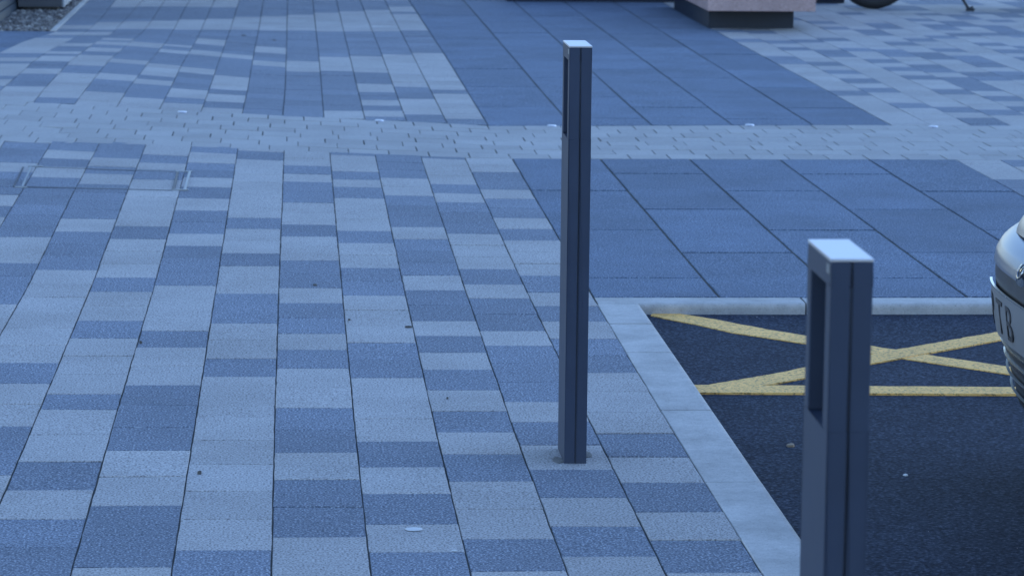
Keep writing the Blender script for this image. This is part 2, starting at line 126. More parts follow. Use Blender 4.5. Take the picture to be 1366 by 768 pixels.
INK = plain('plate_black', (0.03, 0.03, 0.035), 0.5)
BENCH = plain('grey_bench_panel', (0.095, 0.10, 0.115), 0.55, spec=0.3)
PALEBENCH = plain('pale_bench_panel', (0.22, 0.25, 0.29), 0.5)
WALLM = plain('dark_cladding', (0.045, 0.058, 0.078), 0.55, spec=0.3)
WHITE = plain('white_scrap', (0.54, 0.54, 0.54), 0.6)
BROWN = plain('dead_leaf', (0.24, 0.17, 0.11), 0.8)
PEB = plain('dark_pebble', (0.08, 0.075, 0.07), 0.85)

# ---------------------------------------------------------------- helpers
def link(name, me, m, parent=None, loc=None):
    o = bpy.data.objects.new(name, me); C.objects.link(o)
    if m is not None and not me.materials: me.materials.append(m)
    if parent is not None: o.parent = parent
    if loc is not None: o.location = loc
    return o
def from_bm(name, bm, m, parent=None, loc=None, smooth=False):
    me = bpy.data.meshes.new(name); bmesh.ops.recalc_face_normals(bm, faces=bm.faces[:]); bm.to_mesh(me); bm.free()
    if smooth:
        for f in me.polygons: f.use_smooth = True
    return link(name, me, m, parent, loc)
def tag(o, label=None, cat=None, group=None, kind=None):
    for k, v in (('label', label), ('category', cat), ('group', group), ('kind', kind)):
        if v: o[k] = v
    return o
def empty(name, loc, rz=0):
    o = bpy.data.objects.new(name, None); C.objects.link(o); o.location = loc; o.rotation_euler = (0, 0, rz); o.empty_display_size = 0.1
    return o
def box(bm, x0, x1, y0, y1, z0, z1, bev=0.0):
    vs = [bm.verts.new((x, y, z)) for z in (z0, z1) for x, y in ((x0, y0), (x1, y0), (x1, y1), (x0, y1))]
    fs = [(3, 2, 1, 0), (4, 5, 6, 7), (0, 1, 5, 4), (1, 2, 6, 5), (2, 3, 7, 6), (3, 0, 4, 7)]
    faces = [bm.faces.new([vs[i] for i in f]) for f in fs]
    if bev > 0:
        es = list({e for f in faces for e in f.edges})
        bmesh.ops.bevel(bm, geom=es, offset=bev, segments=2, profile=0.5, affect='EDGES')
def tube(bm, pts, rad, seg=10, cap=True):
    pts = [Vector(p) for p in pts]; rad = rad if isinstance(rad, (list, tuple)) else [rad]*len(pts)
    rings = []
    for i, p in enumerate(pts):
        d = (pts[min(i+1, len(pts)-1)] - pts[max(i-1, 0)]).normalized()
        a = d.orthogonal().normalized() if i == 0 else (rings_a - d*rings_a.dot(d)).normalized()
        rings_a = a; b = d.cross(a)
        rings.append([bm.verts.new(p + rad[i]*(math.cos(t)*a + math.sin(t)*b)) for t in [2*math.pi*k/seg for k in range(seg)]])
    for A, Bq in zip(rings, rings[1:]):
        for k in range(seg): bm.faces.new((A[k], A[(k+1) % seg], Bq[(k+1) % seg], Bq[k]))
    if cap: bm.faces.new(rings[0][::-1]); bm.faces.new(rings[-1])
def torus(bm, c, R, r, axis='Y', n=40, m=12, flat=1.0):
    V = []
    for i in range(n):
        t = 2*math.pi*i/n
        row = []
        for j in range(m):
            s = 2*math.pi*j/m; rr = R + r*math.cos(s); w = r*flat*math.sin(s)
            row.append(bm.verts.new((c[0]+rr*math.cos(t), c[1]+w, c[2]+rr*math.sin(t))))
        V.append(row)
    for i in range(n):
        for j in range(m): bm.faces.new((V[i][j], V[(i+1) % n][j], V[(i+1) % n][(j+1) % m], V[i][(j+1) % m]))
def grid(bm, fn, us, vs):
    V = [[bm.verts.new(fn(u, v)) for v in vs] for u in us]
    for i in range(len(us)-1):
        for j in range(len(vs)-1): bm.faces.new((V[i][j], V[i+1][j], V[i+1][j+1], V[i][j+1]))
def lerp_line(line, Y):
    L = sorted(line, key=lambda q: q[1])
    if Y <= L[0][1]: a, b = L[0], L[1]
    elif Y >= L[-1][1]: a, b = L[-2], L[-1]
    else:
        for a, b in zip(L, L[1:]):
            if a[1] <= Y <= b[1]: break
    return a[0] + (b[0]-a[0])*(Y-a[1])/(b[1]-a[1])
def lerp_x(line, X):
    return lerp_line([(y, x) for x, y in line], X)

NS = 4      # pieces along each long side, so its arris can be worn unevenly
def tile_verts(corners, gx, gy, ch, top, thick=0.05, wear=0.0009):
    """corners: front-left, front-right, back-right, back-left on plan; inset by half joints, arris chamfered"""
    fl, fr, br, bl = [Vector((x, y, 0)) for x, y in corners]
    tz = [top + random.uniform(-1, 1)*0.0007 for _ in range(4)]
    O = []; I = []; Z = []
    n = NS
    for side in (0, 1):
        for k in range(n+1):
            t = k/n if side == 0 else 1-k/n
            L = fl.lerp(bl, t); Rr = fr.lerp(br, t); u = (Rr-L).normalized(); v = (bl-fl).normalized() if side == 0 else (br-fr).normalized()
            p = L if side == 0 else Rr; s = u if side == 0 else -u
            w = random.uniform(-1, 1)*wear
            dy = gy if k == 0 else (-gy if k == n else 0); dy = dy if side == 0 else -dy
            cy = ch*0.8 if k == 0 else (-ch*0.8 if k == n else 0); cy = cy if side == 0 else -cy
            O.append(p + s*max(0.0003, gx+w) + v*dy); I.append(p + s*(max(0.0003, gx+w)+ch) + v*(dy+cy))
            za, zb = (tz[0], tz[3]) if side == 0 else (tz[1], tz[2]); Z.append(za+(zb-za)*t)
    return [(p.x, p.y, -thick) for p in O] + [(p.x, p.y, z-ch) for p, z in zip(O, Z)] + [(p.x, p.y, z) for p, z in zip(I, Z)]
def _faces():
    m = 2*(NS+1); f = [tuple(range(2*m, 3*m))[::-1]]
    for k in range(m):
        q = (k+1) % m; f.append((q, k, m+k, m+q)); f.append((m+q, m+k, 2*m+k, 2*m+q))
    return f
TILE_FACES = _faces()
def tile(name, corners, m, parent, gx=0.0022, gy=0.0008, ch=0.0018, top=0.0):
    V = tile_verts(corners, gx, gy, ch, top)
    cx = sum(p[0] for p in corners)/4; cy = sum(p[1] for p in corners)/4
    me = bpy.data.meshes.new(name); me.from_pydata([(x-cx, y-cy, z) for x, y, z in V], [], TILE_FACES); me.materials.append(m)
    return link(name, me, None, parent, (cx, cy, 0))
class Many:
    """tiles past the count limit or out of view, joined into one part"""
    def __init__(s): s.v = []; s.f = []; s.m = []
    def add(s, corners, mi, gx=0.0022, gy=0.0008, ch=0.0018, top=0.0):
        n = len(s.v); s.v += tile_verts(corners, gx, gy, ch, top); s.f += [tuple(i+n for i in f) for f in TILE_FACES]; s.m += [mi]*len(TILE_FACES)
    def build(s, name, mats, parent):
        if not s.v: return
        me = bpy.data.meshes.new(name); me.from_pydata(s.v, [], s.f)
        for m in mats: me.materials.append(m)
        me.polygons.foreach_set('material_index', s.m)
        return tag(link(name, me, None, parent), kind='stuff')
def sheet(name, pts, z, m):
    me = bpy.data.meshes.new(name); me.from_pydata([(x, y, z) for x, y in pts], [], [tuple(range(len(pts)))]); 
    return tag(link(name, me, m), kind='structure')
def joint_gap():
    return random.choice([0.0006]*4 + [0.0015]*3 + [0.003, 0.005])

# ---------------------------------------------------------------- ground
sheet('ground', [(-300, -300), (300, -300), (300, 600), (-300, 600)], -0.09, JOINT)
X0 = -0.049
near = sheet('pavement', [(-4.2, 3.0), (0.9585, 3.0), (0.9585, 13.9), (-4.2, 15.5)], -0.0040, JOINT)
NJ = {k: sorted(v, key=lambda q: q[1]) for k, v in NEAR_JOINTS.items()}
for k in NJ:
    NJ[k] = [(X0+0.2*k if k < 5 else 0.9490, 3.4)] + [q for q in NJ[k] if q[1] > 4.2]
for k in range(-20, -8): NJ[k] = [(x + 0.202*(k+8), y) for x, y in NJ[-8]]
def near_skew(Y, k):
    return -0.36*math.exp(-max(0, 14.0-Y)/1.2)*(0.35 if k >= 4 else 1.0) - 0.012
rest = Many(); MATS = [LIGHT, DARK]
def strip_corners(l0, l1, ya, yb, sa, sb):
    """ya is the far edge, yb the near edge, on the strip's centre line; s is the skew of each edge"""
    def pt(l, Y, s, xc): 
        x = lerp_line(l, Y); Y2 = Y + s*(x-xc); return (lerp_line(l, Y2), Y2)
    xa = (lerp_line(l0, ya)+lerp_line(l1, ya))/2; xb = (lerp_line(l0, yb)+lerp_line(l1, yb))/2
    return [pt(l0, yb, sb, xb), pt(l1, yb, sb, xb), pt(l1, ya, sa, xa), pt(l0, ya, sa, xa)]
for k in range(-20, 5):
    l0, l1 = NJ[k], NJ[k+1]
    if k in NEAR_ROWS:
        b, codes = NEAR_ROWS[k]
    else:
        xc = (lerp_line(l0, 14)+lerp_line(l1, 14))/2
        b, codes = [lerp_x(BAND_NEAR_EDGE, xc)], []
    nb = len(codes); b = list(b); codes = list(codes)
    while b[-1] > 3.6: b.append(b[-1] - 0.293); codes.append(random.choice([0, 0, 1]))
    # the first course meets the block band
    for i, c in enumerate(codes):
        cs = strip_corners(l0, l1, b[i], b[i+1], near_skew(b[i], k), near_skew(b[i+1], k))
        top = random.uniform(-0.0008, 0.0008)
        if i < nb: tile('paver', cs, MATS[c], near, random.uniform(0.0013, 0.0021), joint_gap(), 0.0016, top)
        else: rest.add(cs, c, 0.0022, joint_gap(), 0.0016, top)
rest.build('paver_edge', [LIGHT, DARK], near)

# block band: eight courses of small pale blocks
band = sheet('block_band', [(-4.2, 14.0), (0.5, 13.6), (8, 13.4), (8, 15.6), (0.5, 15.8), (-4.2, 18.2)], -0.0046, JOINT)
rest = Many(); N_C = 8
for r in range(N_C):
    def edge(X, t):
        return lerp_x(BAND_NEAR_EDGE, X)*(1-t) + lerp_x(BAND_FAR_EDGE, X)*t
    x = -4.0 + random.uniform(0, 0.17)
    while x < 7.5:
        w = 0.178
        sl = -0.07 if x < 0.9 else 0.0
        cs = [(x, edge(x, r/N_C)), (x+w, edge(x+w, r/N_C)), (x+w, edge(x+w, (r+1)/N_C)), (x, edge(x, (r+1)/N_C))]
        g = random.choice([0.0008, 0.0016, 0.0024, 0.0032])
        args = (g, random.choice([0.0005, 0.0012, 0.0032]), 0.0016, random.uniform(-0.001, 0.001))
        if -1.95 < x < 3.75: tile('block', cs, BAND, band, *args)
        else: rest.add(cs, 0, *args)
        x += w
rest.build('block_edge', [BAND], band)

# far pavement, its strips fanned out to the left
far = sheet('far_pavement', [(-1.62, 15.6), (0.94, 15.0), (0.94, 32), (-1.62, 32)], -0.0052, JOINT)
cand = []; rest = Many()
for i, (b, codes, sk) in enumerate(FAR_ROWS):
    l0, l1 = FAR_JOINTS[i], FAR_JOINTS[i+1]; b = list(b); sk = list(sk); n = len(codes); codes = list(codes)
    # tables run from far to near; carry on past the top of the picture
    bb = [b[0]]; 
    while bb[0] < 31: bb.insert(0, bb[0]+0.3)
    ext = len(bb)-1
    codes = [random.choice([0, 1]) for _ in range(ext)] + codes; b = bb[:-1] + b; sk = [0]*ext + sk
    if i == 0:
        b.append(b[-1]-0.3); b.append(b[-1]-0.3); sk += [0, 0]; codes += [0, 1]
    for j, c in enumerate(codes):
        cs = strip_corners(l0, l1, b[j], b[j+1], sk[j], sk[j+1])
        cand.append((b[j+1], cs, c, j >= ext))
cand.sort(key=lambda q: q[0])
for q, (y, cs, c, vis) in enumerate(cand):
    if q < 300: tile('paver', cs, MATS[c], far, 0.0021, joint_gap(), 0.0016, random.uniform(-0.0008, 0.0008))
    else: rest.add(cs, c, 0.0026, joint_gap(), 0.0016, random.uniform(-0.0008, 0.0008))
rest.build('paver_beyond', [LIGHT, DARK], far)

# dark slabs, near side of the band and beyond it
SX = [0.9605, 1.351, 1.748, 2.151, 2.552, 2.946]
slabs = sheet('slab_path', [(0.93, 9.80), (2.946, 9.80), (2.946, 32), (0.93, 32)], -0.0038, JOINT)
rest = Many()
def slab_cut(a, b, y0, y1, off):
    ys = [y1]; y = off
    while y > y1: y -= 1.19
    while y < y1 - 1.19: y += 1.19
    while y > y0 + 0.05:
        if y < y1 - 0.04: ys.append(y)
        y -= 1.19
    ys.append(y0); return ys
for c in range(5):
    a, b = SX[c], SX[c+1]
    n5 = lambda Y: lerp_line(NJ[5], Y)
    off = 12.6 if c % 2 == 0 else 13.2
    lo1 = lerp_x(BAND_NEAR_EDGE, (a+b)/2)
    for seg in (0, 1):
        if seg == 0: ys = slab_cut(a, b, 9.803, lo1-0.002, off)
        else: ys = slab_cut(a, b, lerp_x(BAND_FAR_EDGE, (a+b)/2)+0.002, 31.5, off+3.57)
        for ya, yb in zip(ys, ys[1:]):
            a0, a1 = (lerp_line(FAR_JOINTS[13], yb), lerp_line(FAR_JOINTS[13], ya)) if c == 0 and seg else ((n5(yb), n5(ya)) if c == 0 else (a, a))
            tile('slab', [(a0, yb), (b, yb), (b, ya), (a1, ya)], SLAB, slabs, random.uniform(0.0038, 0.005), random.choice([0.006, 0.009, 0.011, 0.012]), 0.002, random.uniform(-0.001, 0.001))

# pavement to the right of the slabs
rp = sheet('right_pavement', [(2.946, 9.80), (9, 9.80), (9, 32), (2.946, 32)], -0.0058, JOINT)
cand = []; rest = Many()
rr = random.Random(5)
for k in range(28):
    a = 2.946 + 0.2*k; b = a+0.2
    for y0, y1 in ((9.803, lerp_x(BAND_NEAR_EDGE, a)-0.002), (lerp_x(BAND_FAR_EDGE, a)+0.002, 31)):
        y = y0; first = True
        while y < y1-0.01:
            h = 0.3 if not first else rr.uniform(0.08, 0.3); first = False
            ye = min(y+h, y1)
            c = rr.choice([0, 0, 0, 0, 1, 1]) if not cand or rr.random() < 0.9 else cand[-1][2]
            cs = [(a, y), (b, y), (b, ye), (a, ye)]
            # in view: right of the slabs and inside the frame's right edge
            vis = a < 0.232*y + 0.15 and y < 25.2
            cand.append((y if vis else 1000, cs, c)); y = ye
cand.sort(key=lambda q: q[0])
for q, (y, cs, c) in enumerate(cand):
    if q < 300 and y < 999: tile('paver', cs, MATS[c], rp, 0.002, joint_gap(), 0.0016, random.uniform(-0.0008, 0.0008))
    else: rest.add(cs, c, 0.002, joint_gap(), 0.0016, random.uniform(-0.0008, 0.0008))
rest.build('paver_beyond', [LIGHT, DARK], rp)

# dark slab strip beside the gravel, left
lp = sheet('left_slab_path', [(-4.2, 18.0), (-1.9, 18.0), (-1.70, 21.44), (-4.2, 21.44)], -0.0064, JOINT)
y = 17.6
while y < 21.4:
    ye = min(y+0.4, 21.44); S = FAR_JOINTS[0]
    xr0, xr1 = lerp_line(S, max(y, 18.3)), lerp_line(S, ye)
    x = -4.1
    while x < min(xr0, xr1)-0.25:
        w = 0.8 if x+1.1 < min(xr0, xr1) else None
        if w: cs = [(x, y), (x+w, y), (x+w, ye), (x, ye)]
        else: cs = [(x, y), (xr0, y), (xr1, ye), (x, ye)]
        tile('slab', cs, SLAB, lp, 0.002, 0.0015, 0.002, 0.0)
        if not w: break
        x += w
    y = ye

# ---------------------------------------------------------------- parking bay: asphalt, kerb, paint
AZ = -0.035
bay = sheet('parking_bay', [(1.04, 1.0), (14, 1.0), (14, 9.72), (1.04, 9.72)], AZ, ASPH)
kerb = empty('kerb', (1.0, 7.0, 0)); tag(kerb, kind='structure')
def kerb_stone(p0, p1, along, gap=0.0036):
    """run of kerb: flat top, rounded arris on the bay side"""
    prof = [(0, -0.15), (0, -0.002), (0.002, 0.0), (0.104, 0.0), (0.110, -0.0012), (0.1145, -0.004), (0.1175, -0.009), (0.119, -0.015), (0.1225, -0.15)]
    bm = bmesh.new(); R = []
    for t in (p0+gap, p1-gap):
        dz = random.uniform(-0.0008, 0.0008)
        if along == 'y': R.append([bm.verts.new((lerp_line(NJ[5], t)+0.0005+u*(1.062-lerp_line(NJ[5], t))/0.100, t, z+dz-0.0004)) for u, z in prof])
        else: R.append([bm.verts.new((t, 9.796-u*1.02, z+dz-0.0004)) for u, z in prof])
    n = len(prof)
    for i in range(n): bm.faces.new((R[0][i], R[0][(i+1) % n], R[1][(i+1) % n], R[1][i]))
    bm.faces.new(R[0]); bm.faces.new(R[1][::-1])
    o = from_bm('kerb_stone', bm, KERB)
    o.parent = kerb; o.matrix_parent_inverse = Matrix.Translation((-1.0, -7.0, 0))
ys = [9.676, 9.293, 8.790, 7.927, 7.051, 6.15, 5.25, 4.35, 3.45]
for a, b in zip(ys, ys[1:]): kerb_stone(b, a, 'y')
xs = [lerp_line(NJ[5], 9.74), 1.609, 2.51, 3.41, 4.31, 5.21, 6.11, 7.01]
for a, b in zip(xs, xs[1:]): kerb_stone(a, b, 'x')
# painted hatch: a cross and the line of the next bay
def stripe(name, label, up, lo, z):
    pts = up + lo[::-1]
    bm = bmesh.new()
    def dense(L):
        out = []
        for (x0, y0), (x1, y1) in zip(L, L[1:]):
            n = max(2, int(math.hypot(x1-x0, y1-y0)/0.03))
            out += [(x0+(x1-x0)*i/n, y0+(y1-y0)*i/n) for i in range(n)]
        return out + [L[-1]]
    n = 90
    def sample(L, t):
        d = dense(L); f = t*(len(d)-1); i = min(int(f), len(d)-2); g = f-i
        return d[i][0]+(d[i+1][0]-d[i][0])*g, d[i][1]+(d[i+1][1]-d[i][1])*g
    A = []; Bq = []
    for i in range(n+1):
        t = i/n
        ax, ay = sample(up, t); bx, by = sample(lo, t)
        j = lambda: random.uniform(-1, 1)*0.003
        A.append((bm.verts.new((ax+j(), ay+j(), z)), bm.verts.new((ax, ay, AZ-0.002)))); Bq.append((bm.verts.new((bx+j(), by+j(), z)), bm.verts.new((bx, by, AZ-0.002))))
    for i in range(n):
        bm.faces.new((A[i][0], Bq[i][0], Bq[i+1][0], A[i+1][0]))
        bm.faces.new((A[i][1], A[i][0], A[i+1][0], A[i+1][1])); bm.faces.new((Bq[i][0], Bq[i][1], Bq[i+1][1], Bq[i+1][0]))
    o = from_bm(name, bm, PAINT_Y, bay); o['label'] = label
stripe('painted_line', 'yellow stripe running from the kerb corner down to the right', [(1.114, 9.66), (1.137, 9.695), (1.192, 9.694), (1.289, 9.585), (1.444, 9.372), (1.835, 8.936), (2.037, 8.729), (2.36, 8.39)],
       [(1.112, 9.643), (1.16, 9.57), (1.244, 9.456), (1.3275, 9.316), (1.4216, 9.22), (1.768, 8.855), (2.009, 8.61), (2.22, 8.39)], AZ+0.003)
stripe('painted_line', 'yellow stripe running from the lower kerb up to the right', [(1.0835, 8.447), (1.135, 8.445), (1.324, 8.593), (1.447, 8.71), (1.77, 9.007), (2.149, 9.325), (2.5, 9.62)],
       [(1.081, 8.37), (1.157, 8.363), (1.3016, 8.443), (1.42, 8.545), (1.653, 8.775), (1.7465, 8.855), (2.119, 9.175), (2.56, 9.55)], AZ+0.0045)
stripe('painted_line', 'straight yellow line across the bay', [(1.0817, 8.428), (1.299, 8.4258), (1.9775, 8.393), (5.5, 8.22)], [(1.0866, 8.3224), (1.2824, 8.3145), (1.953, 8.2862), (5.5, 8.115)], AZ+0.006)

# ---------------------------------------------------------------- bollards
def leaf_bm(sx, D, H):
    """one half of the post: flat bar with a tall window cut in its side"""
    bm = bmesh.new(); a, b = (sx*0.0265, sx*0.0013); x0, x1 = min(a, b), max(a, b)
    z0, z1 = 0.770, 0.955; ya, yb = 0.2*D, 0.84*D
    box(bm, x0, x1, 0, D, -0.06, z0); box(bm, x0, x1, 0, D, z1, H)
    box(bm, x0, x1, 0, ya, z0, z1); box(bm, x0, x1, yb, D, z0, z1)
    bmesh.ops.remove_doubles(bm, verts=bm.verts[:], dist=1e-5)
    return bm
def bollard(loc, rz, label):
    D, H = 0.178, 0.984
    t = empty('bollard', loc, rz); tag(t, label, 'bollard', 'slim grey bollards along the bay')
    for sx in (-1, 1):
        bm = leaf_bm(sx, D, H); box(bm, sx*0.0265-0.0006*0, sx*0.0265, 0, 0.0001, 0, 0.0001) if False else None
        o = from_bm('side_bar', bm, GREY, t)
        md = o.modifiers.new('arris', 'BEVEL'); md.width = 0.0018; md.segments = 2; md.limit_method = 'ANGLE'
    bm = bmesh.new(); box(bm, -0.00128, 0.00128, 0.002, D-0.002, -0.06, H-0.002); from_bm('web', bm, DGREY, t)
    for sx in (-1, 1):
        bm = bmesh.new(); x = sorted((sx*0.002, sx*0.006)); box(bm, x[0], x[1], 0.2*D+0.001, 0.84*D-0.001, 0.771, 0.954); from_bm('window_lens', bm, GLASS, t)
    bm = bmesh.new(); box(bm, -0.0268, 0.0268, -0.0003, D+0.0003, H+0.0002, H+0.0042, 0.0007); from_bm('cap', bm, STEEL, t)
    bm = bmesh.new()
    bx = -0.0275; box(bm, bx, bx+0.0009, 0.008, 0.028, 0.968, 0.979, 0.0002); st = from_bm('sticker', bm, GALV, t); st['label'] = 'small scuffed tag below the cap'
    return t
bollard((0.6640, 7.262, 0), 0.0, 'slim grey bollard standing alone on a pale paver, whole post in view')
bollard((0.6882, 3.800, 0), 0.0, 'slim grey bollard in front of the asphalt bay, cut off at the bottom')

# ---------------------------------------------------------------- recessed access cover in the pavement
cov = empty('access_cover', (-0.78, 12.95, 0)); tag(cov, 'recessed access cover with thin steel rim let into the paving', 'manhole cover')
def bar(name, p0, p1, w, z1, m, parent, base):
    p0, p1 = Vector((*p0, 0)), Vector((*p1, 0)); d = (p1-p0).normalized(); n = Vector((-d.y, d.x, 0))*w/2
    bm = bmesh.new(); vs = [bm.verts.new((q.x-base[0], q.y-base[1], z)) for z in (-0.03, z1) for q in (p0-n, p1-n, p1+n, p0+n)]
    for f in [(3, 2, 1, 0), (4, 5, 6, 7), (0, 1, 5, 4), (1, 2, 6, 5), (2, 3, 7, 6), (3, 0, 4, 7)]: bm.faces.new([vs[i] for i in f])
    return from_bm(name, bm, m, parent)
cb = (-0.78, 12.95)
bar('rim', (-1.096, 12.68), (-1.118, 13.37), 0.008, 0.004, GALV, cov, cb)
bar('rim', (-1.130, 12.68), (-1.150, 13.37), 0.006, 0.003, DGREY, cov, cb)
bar('rim', (-0.486, 12.58), (-0.490, 13.20), 0.010, 0.004, DGREY, cov, cb)
bar('rim', (-0.440, 12.56), (-0.440, 13.20), 0.011, 0.005, GALV, cov, cb)
bar('rim', (-1.09, 13.375), (-0.49, 13.21), 0.02, 0.0015, DGREY, cov, cb)
bar('rim', (-1.08, 12.675), (-0.49, 12.57), 0.02, 0.0015, DGREY, cov, cb)
for (x, y, w) in ((-1.10, 13.40, 0.06), (-1.10, 12.66, 0.05), (-0.465, 13.215, 0.07), (-0.46, 12.58, 0.07)):
    bar('lifting_key_plate', (x-w/2, y), (x+w/2, y), 0.020, 0.004, GALV, cov, cb)

# ---------------------------------------------------------------- steel studs along the band
bm = bmesh.new(); bmesh.ops.create_cone(bm, cap_ends=True, segments=20, radius1=0.024, radius2=0.021, depth=0.006)
bmesh.ops.translate(bm, verts=bm.verts[:], vec=(0, 0, 0.003))
stud0 = from_bm('paving_stud', bm, STEEL)
where = ['first from the left, below the far pavers', 'second from the left, below the far pavers', 'right behind the slim bollard', 'at the foot of the far dark slabs', 'rightmost of the row, beside the chequered paving']
for i, (x, y) in enumerate([(-0.563, 15.79), (0.416, 15.39), (1.25, 15.166), (2.23, 15.236), (3.1345, 15.195)]):
    o = stud0 if i == 0 else stud0.copy()
    if i: C.objects.link(o)
    o.location = (x, y, 0.0015); tag(o, 'bright round steel stud on the block band, ' + where[i], 'stud', 'steel studs along the band')

# ---------------------------------------------------------------- concrete seat block
bx = empty('concrete_bench', (3.23, 22.2, 0)); tag(bx, 'pinkish concrete block bench raised on a dark recessed plinth', 'bench')
bm = bmesh.new(); box(bm, -0.345, 0.417, -0.35, 2.3, 0.137, 0.55, 0.004); from_bm('seat_block', bm, CONC, bx)
bm = bmesh.new(); box(bm, -0.30, 0.305, -0.08, 1.98, -0.01, 0.1368); from_bm('plinth', bm, DGREY, bx)

# ---------------------------------------------------------------- long dark planter wall behind
lw = empty('low_wall', (3.05, 25.05, 0)); tag(lw, 'long low dark wall along the top edge behind the slabs', 'wall')
for i in range(5):
    bm = bmesh.new(); box(bm, -1.36+0.545*i+0.002, -1.36+0.545*(i+1)-0.002, 0, 0.3, -0.01, 0.42, 0.003); from_bm('panel', bm, DGREY, lw)
bm = bmesh.new(); box(bm, -1.38, 1.385, -0.02, 0.32, 0.4205, 0.46, 0.004); from_bm('coping', bm, GREY, lw)

# ---------------------------------------------------------------- left corner: clad wall, bench, gravel, edging
wl = empty('clad_wall', (-2.06, 24.0, 0)); tag(wl, 'dark wall of horizontal boards at the left corner', 'wall')
bm = bmesh.new(); box(bm, -0.025, 0.0, -0.075*0+0.0, 0.0001, 0, 0.0001); bm.free()
bm = bmesh.new(); vs = []
pr = [(-0.03, 0.0), (0.0, 0.004), (0.003, 0.010), (0.003, 0.068), (0.0, 0.0715), (-0.03, 0.0745)]
A = [bm.verts.new((u, -2.2, z)) for u, z in pr]; Bq = [bm.verts.new((u, 7.0, z)) for u, z in pr]
for i in range(6): bm.faces.new((A[i], A[(i+1) % 6], Bq[(i+1) % 6], Bq[i]))
bm.faces.new(A); bm.faces.new(Bq[::-1])
b0 = from_bm('board', bm, WALLM, wl, (0, 0, -0.004))
for i in range(1, 36):
    o = b0.copy(); C.objects.link(o); o.parent = wl; o.location = (0, 0, -0.004+0.0765*i)
bm = bmesh.new(); box(bm, -0.35, -0.031, -2.19, 6.99, -0.05, 2.75); from_bm('backing', bm, DGREY, wl)

bn = empty('grey_bench', (-1.88, 23.5, 0)); tag(bn, 'grey box bench with pale end panel on the gravel', 'bench')
bm = bmesh.new(); box(bm, -0.165, 0.158, 0, 2.4, 0.03, 0.42, 0.003); from_bm('seat_box', bm, BENCH, bn)
bm = bmesh.new(); box(bm, 0.1585, 0.172, 0.004, 2.396, 0.03, 0.42, 0.002); from_bm('side_panel', bm, PALEBENCH, bn)
bm = bmesh.new(); box(bm, -0.13, 0.12, 0.04, 2.36, -0.01, 0.0298); from_bm('foot', bm, BLACK, bn)

gb = sheet('gravel_bed', [(-2.055, 21.45), (-1.655, 21.45), (-1.655, 31), (-2.055, 31)], -0.012, JOINT)
def stones(n, x0, x1, y0, y1, smin, smax):
    V = []; F = []
    base = bmesh.new(); bmesh.ops.create_icosphere(base, subdivisions=1, radius=1); base.verts.ensure_lookup_table()
    bv = [v.co.copy() for v in base.verts]; bf = [[v.index for v in f.verts] for f in base.faces]; base.free()
    for _ in range(n):
        s = random.uniform(smin, smax); c = Vector((random.uniform(x0, x1), random.uniform(y0, y1), random.uniform(-0.008, 0.006)))
        R = Matrix.Rotation(random.uniform(0, 6.28), 3, 'Z') @ Matrix.Rotation(random.uniform(-0.5, 0.5), 3, 'X')
        sc = Vector((random.uniform(0.7, 1.2), random.uniform(0.7, 1.2), random.uniform(0.45, 0.8)))
        n0 = len(V)
        for v in bv:
            k = random.uniform(0.85, 1.12); V.append(c + R @ Vector((v.x*sc.x, v.y*sc.y, v.z*sc.z))*s*k)
        F += [[i+n0 for i in f] for f in bf]
    me = bpy.data.meshes.new('gravel'); me.from_pydata(V, [], F); return me
tag(link('gravel', stones(3600, -2.05, -1.665, 21.46, 25.5, 0.010, 0.024), STONE), 'grey gravel in the bed below the bench', 'gravel', kind='stuff')
ed = empty('edging', (-1.635, 21.45, 0)); tag(ed, kind='structure')
for i in range(10):
    bm = bmesh.new(); box(bm, -0.019, 0.021, 0.9*i+0.001, 0.9*(i+1)-0.001, -0.06, 0.006, 0.002); from_bm('edging_stone', bm, KERB, ed)

# ---------------------------------------------------------------- motorcycle, mostly above the frame
mc = empty('motorcycle', (4.53, 24.40, 0)); tag(mc, 'dark motorcycle on its side stand, only a tyre and the stand in view', 'motorcycle')
WB, WR = 1.42, 0.315
for x in (0, WB):
    bm = bmesh.new(); torus(bm, (x, 0, WR), WR-0.055, 0.055, n=56, m=14, flat=1.05); w = from_bm('tyre', bm, RUBBER, mc, smooth=True)
    bm = bmesh.new(); torus(bm, (x, 0, WR), WR-0.105, 0.022, n=48, m=8, flat=1.6)
    for k in range(5):
        t = 2*math.pi*k/5; tube(bm, [(x+0.03*math.cos(t), 0, WR+0.03*math.sin(t)), (x+(WR-0.11)*math.cos(t), 0, WR+(WR-0.11)*math.sin(t))], [0.022, 0.014], 8)
    tube(bm, [(x, -0.06, WR), (x, 0.06, WR)], 0.035, 14); from_bm('rim', bm, GALV, mc, smooth=True)
    bm = bmesh.new(); torus(bm, (x, -0.055, WR), 0.11, 0.02, n=30, m=6, flat=0.12); from_bm('brake_disc', bm, STEEL, mc)
for s in (-1, 1):
    bm = bmesh.new(); tube(bm, [(0, s*0.095, WR), (0.16, s*0.095, 0.72), (0.25, s*0.095, 0.95)], [0.026, 0.026, 0.02], 10); from_bm('fork', bm, DGREY, mc, smooth=True)
    bm = bmesh.new(); tube(bm, [(WB, s*0.10, WR), (0.85, s*0.10, 0.36)], [0.02, 0.03], 8); from_bm('swingarm', bm, DGREY, mc)
bm = bmesh.new()
for s in (-1, 1):
    tube(bm, [(0.25, 0, 0.88), (0.55, s*0.13, 0.74), (0.85, s*0.13, 0.62), (0.87, s*0.12, 0.36), (0.55, s*0.12, 0.24), (0.32, s*0.05, 0.62)], 0.018, 8)
    tube(bm, [(0.80, s*0.12, 0.66), (1.45, s*0.10, 0.80)], 0.015, 8)
from_bm('frame', bm, DGREY, mc, smooth=True)
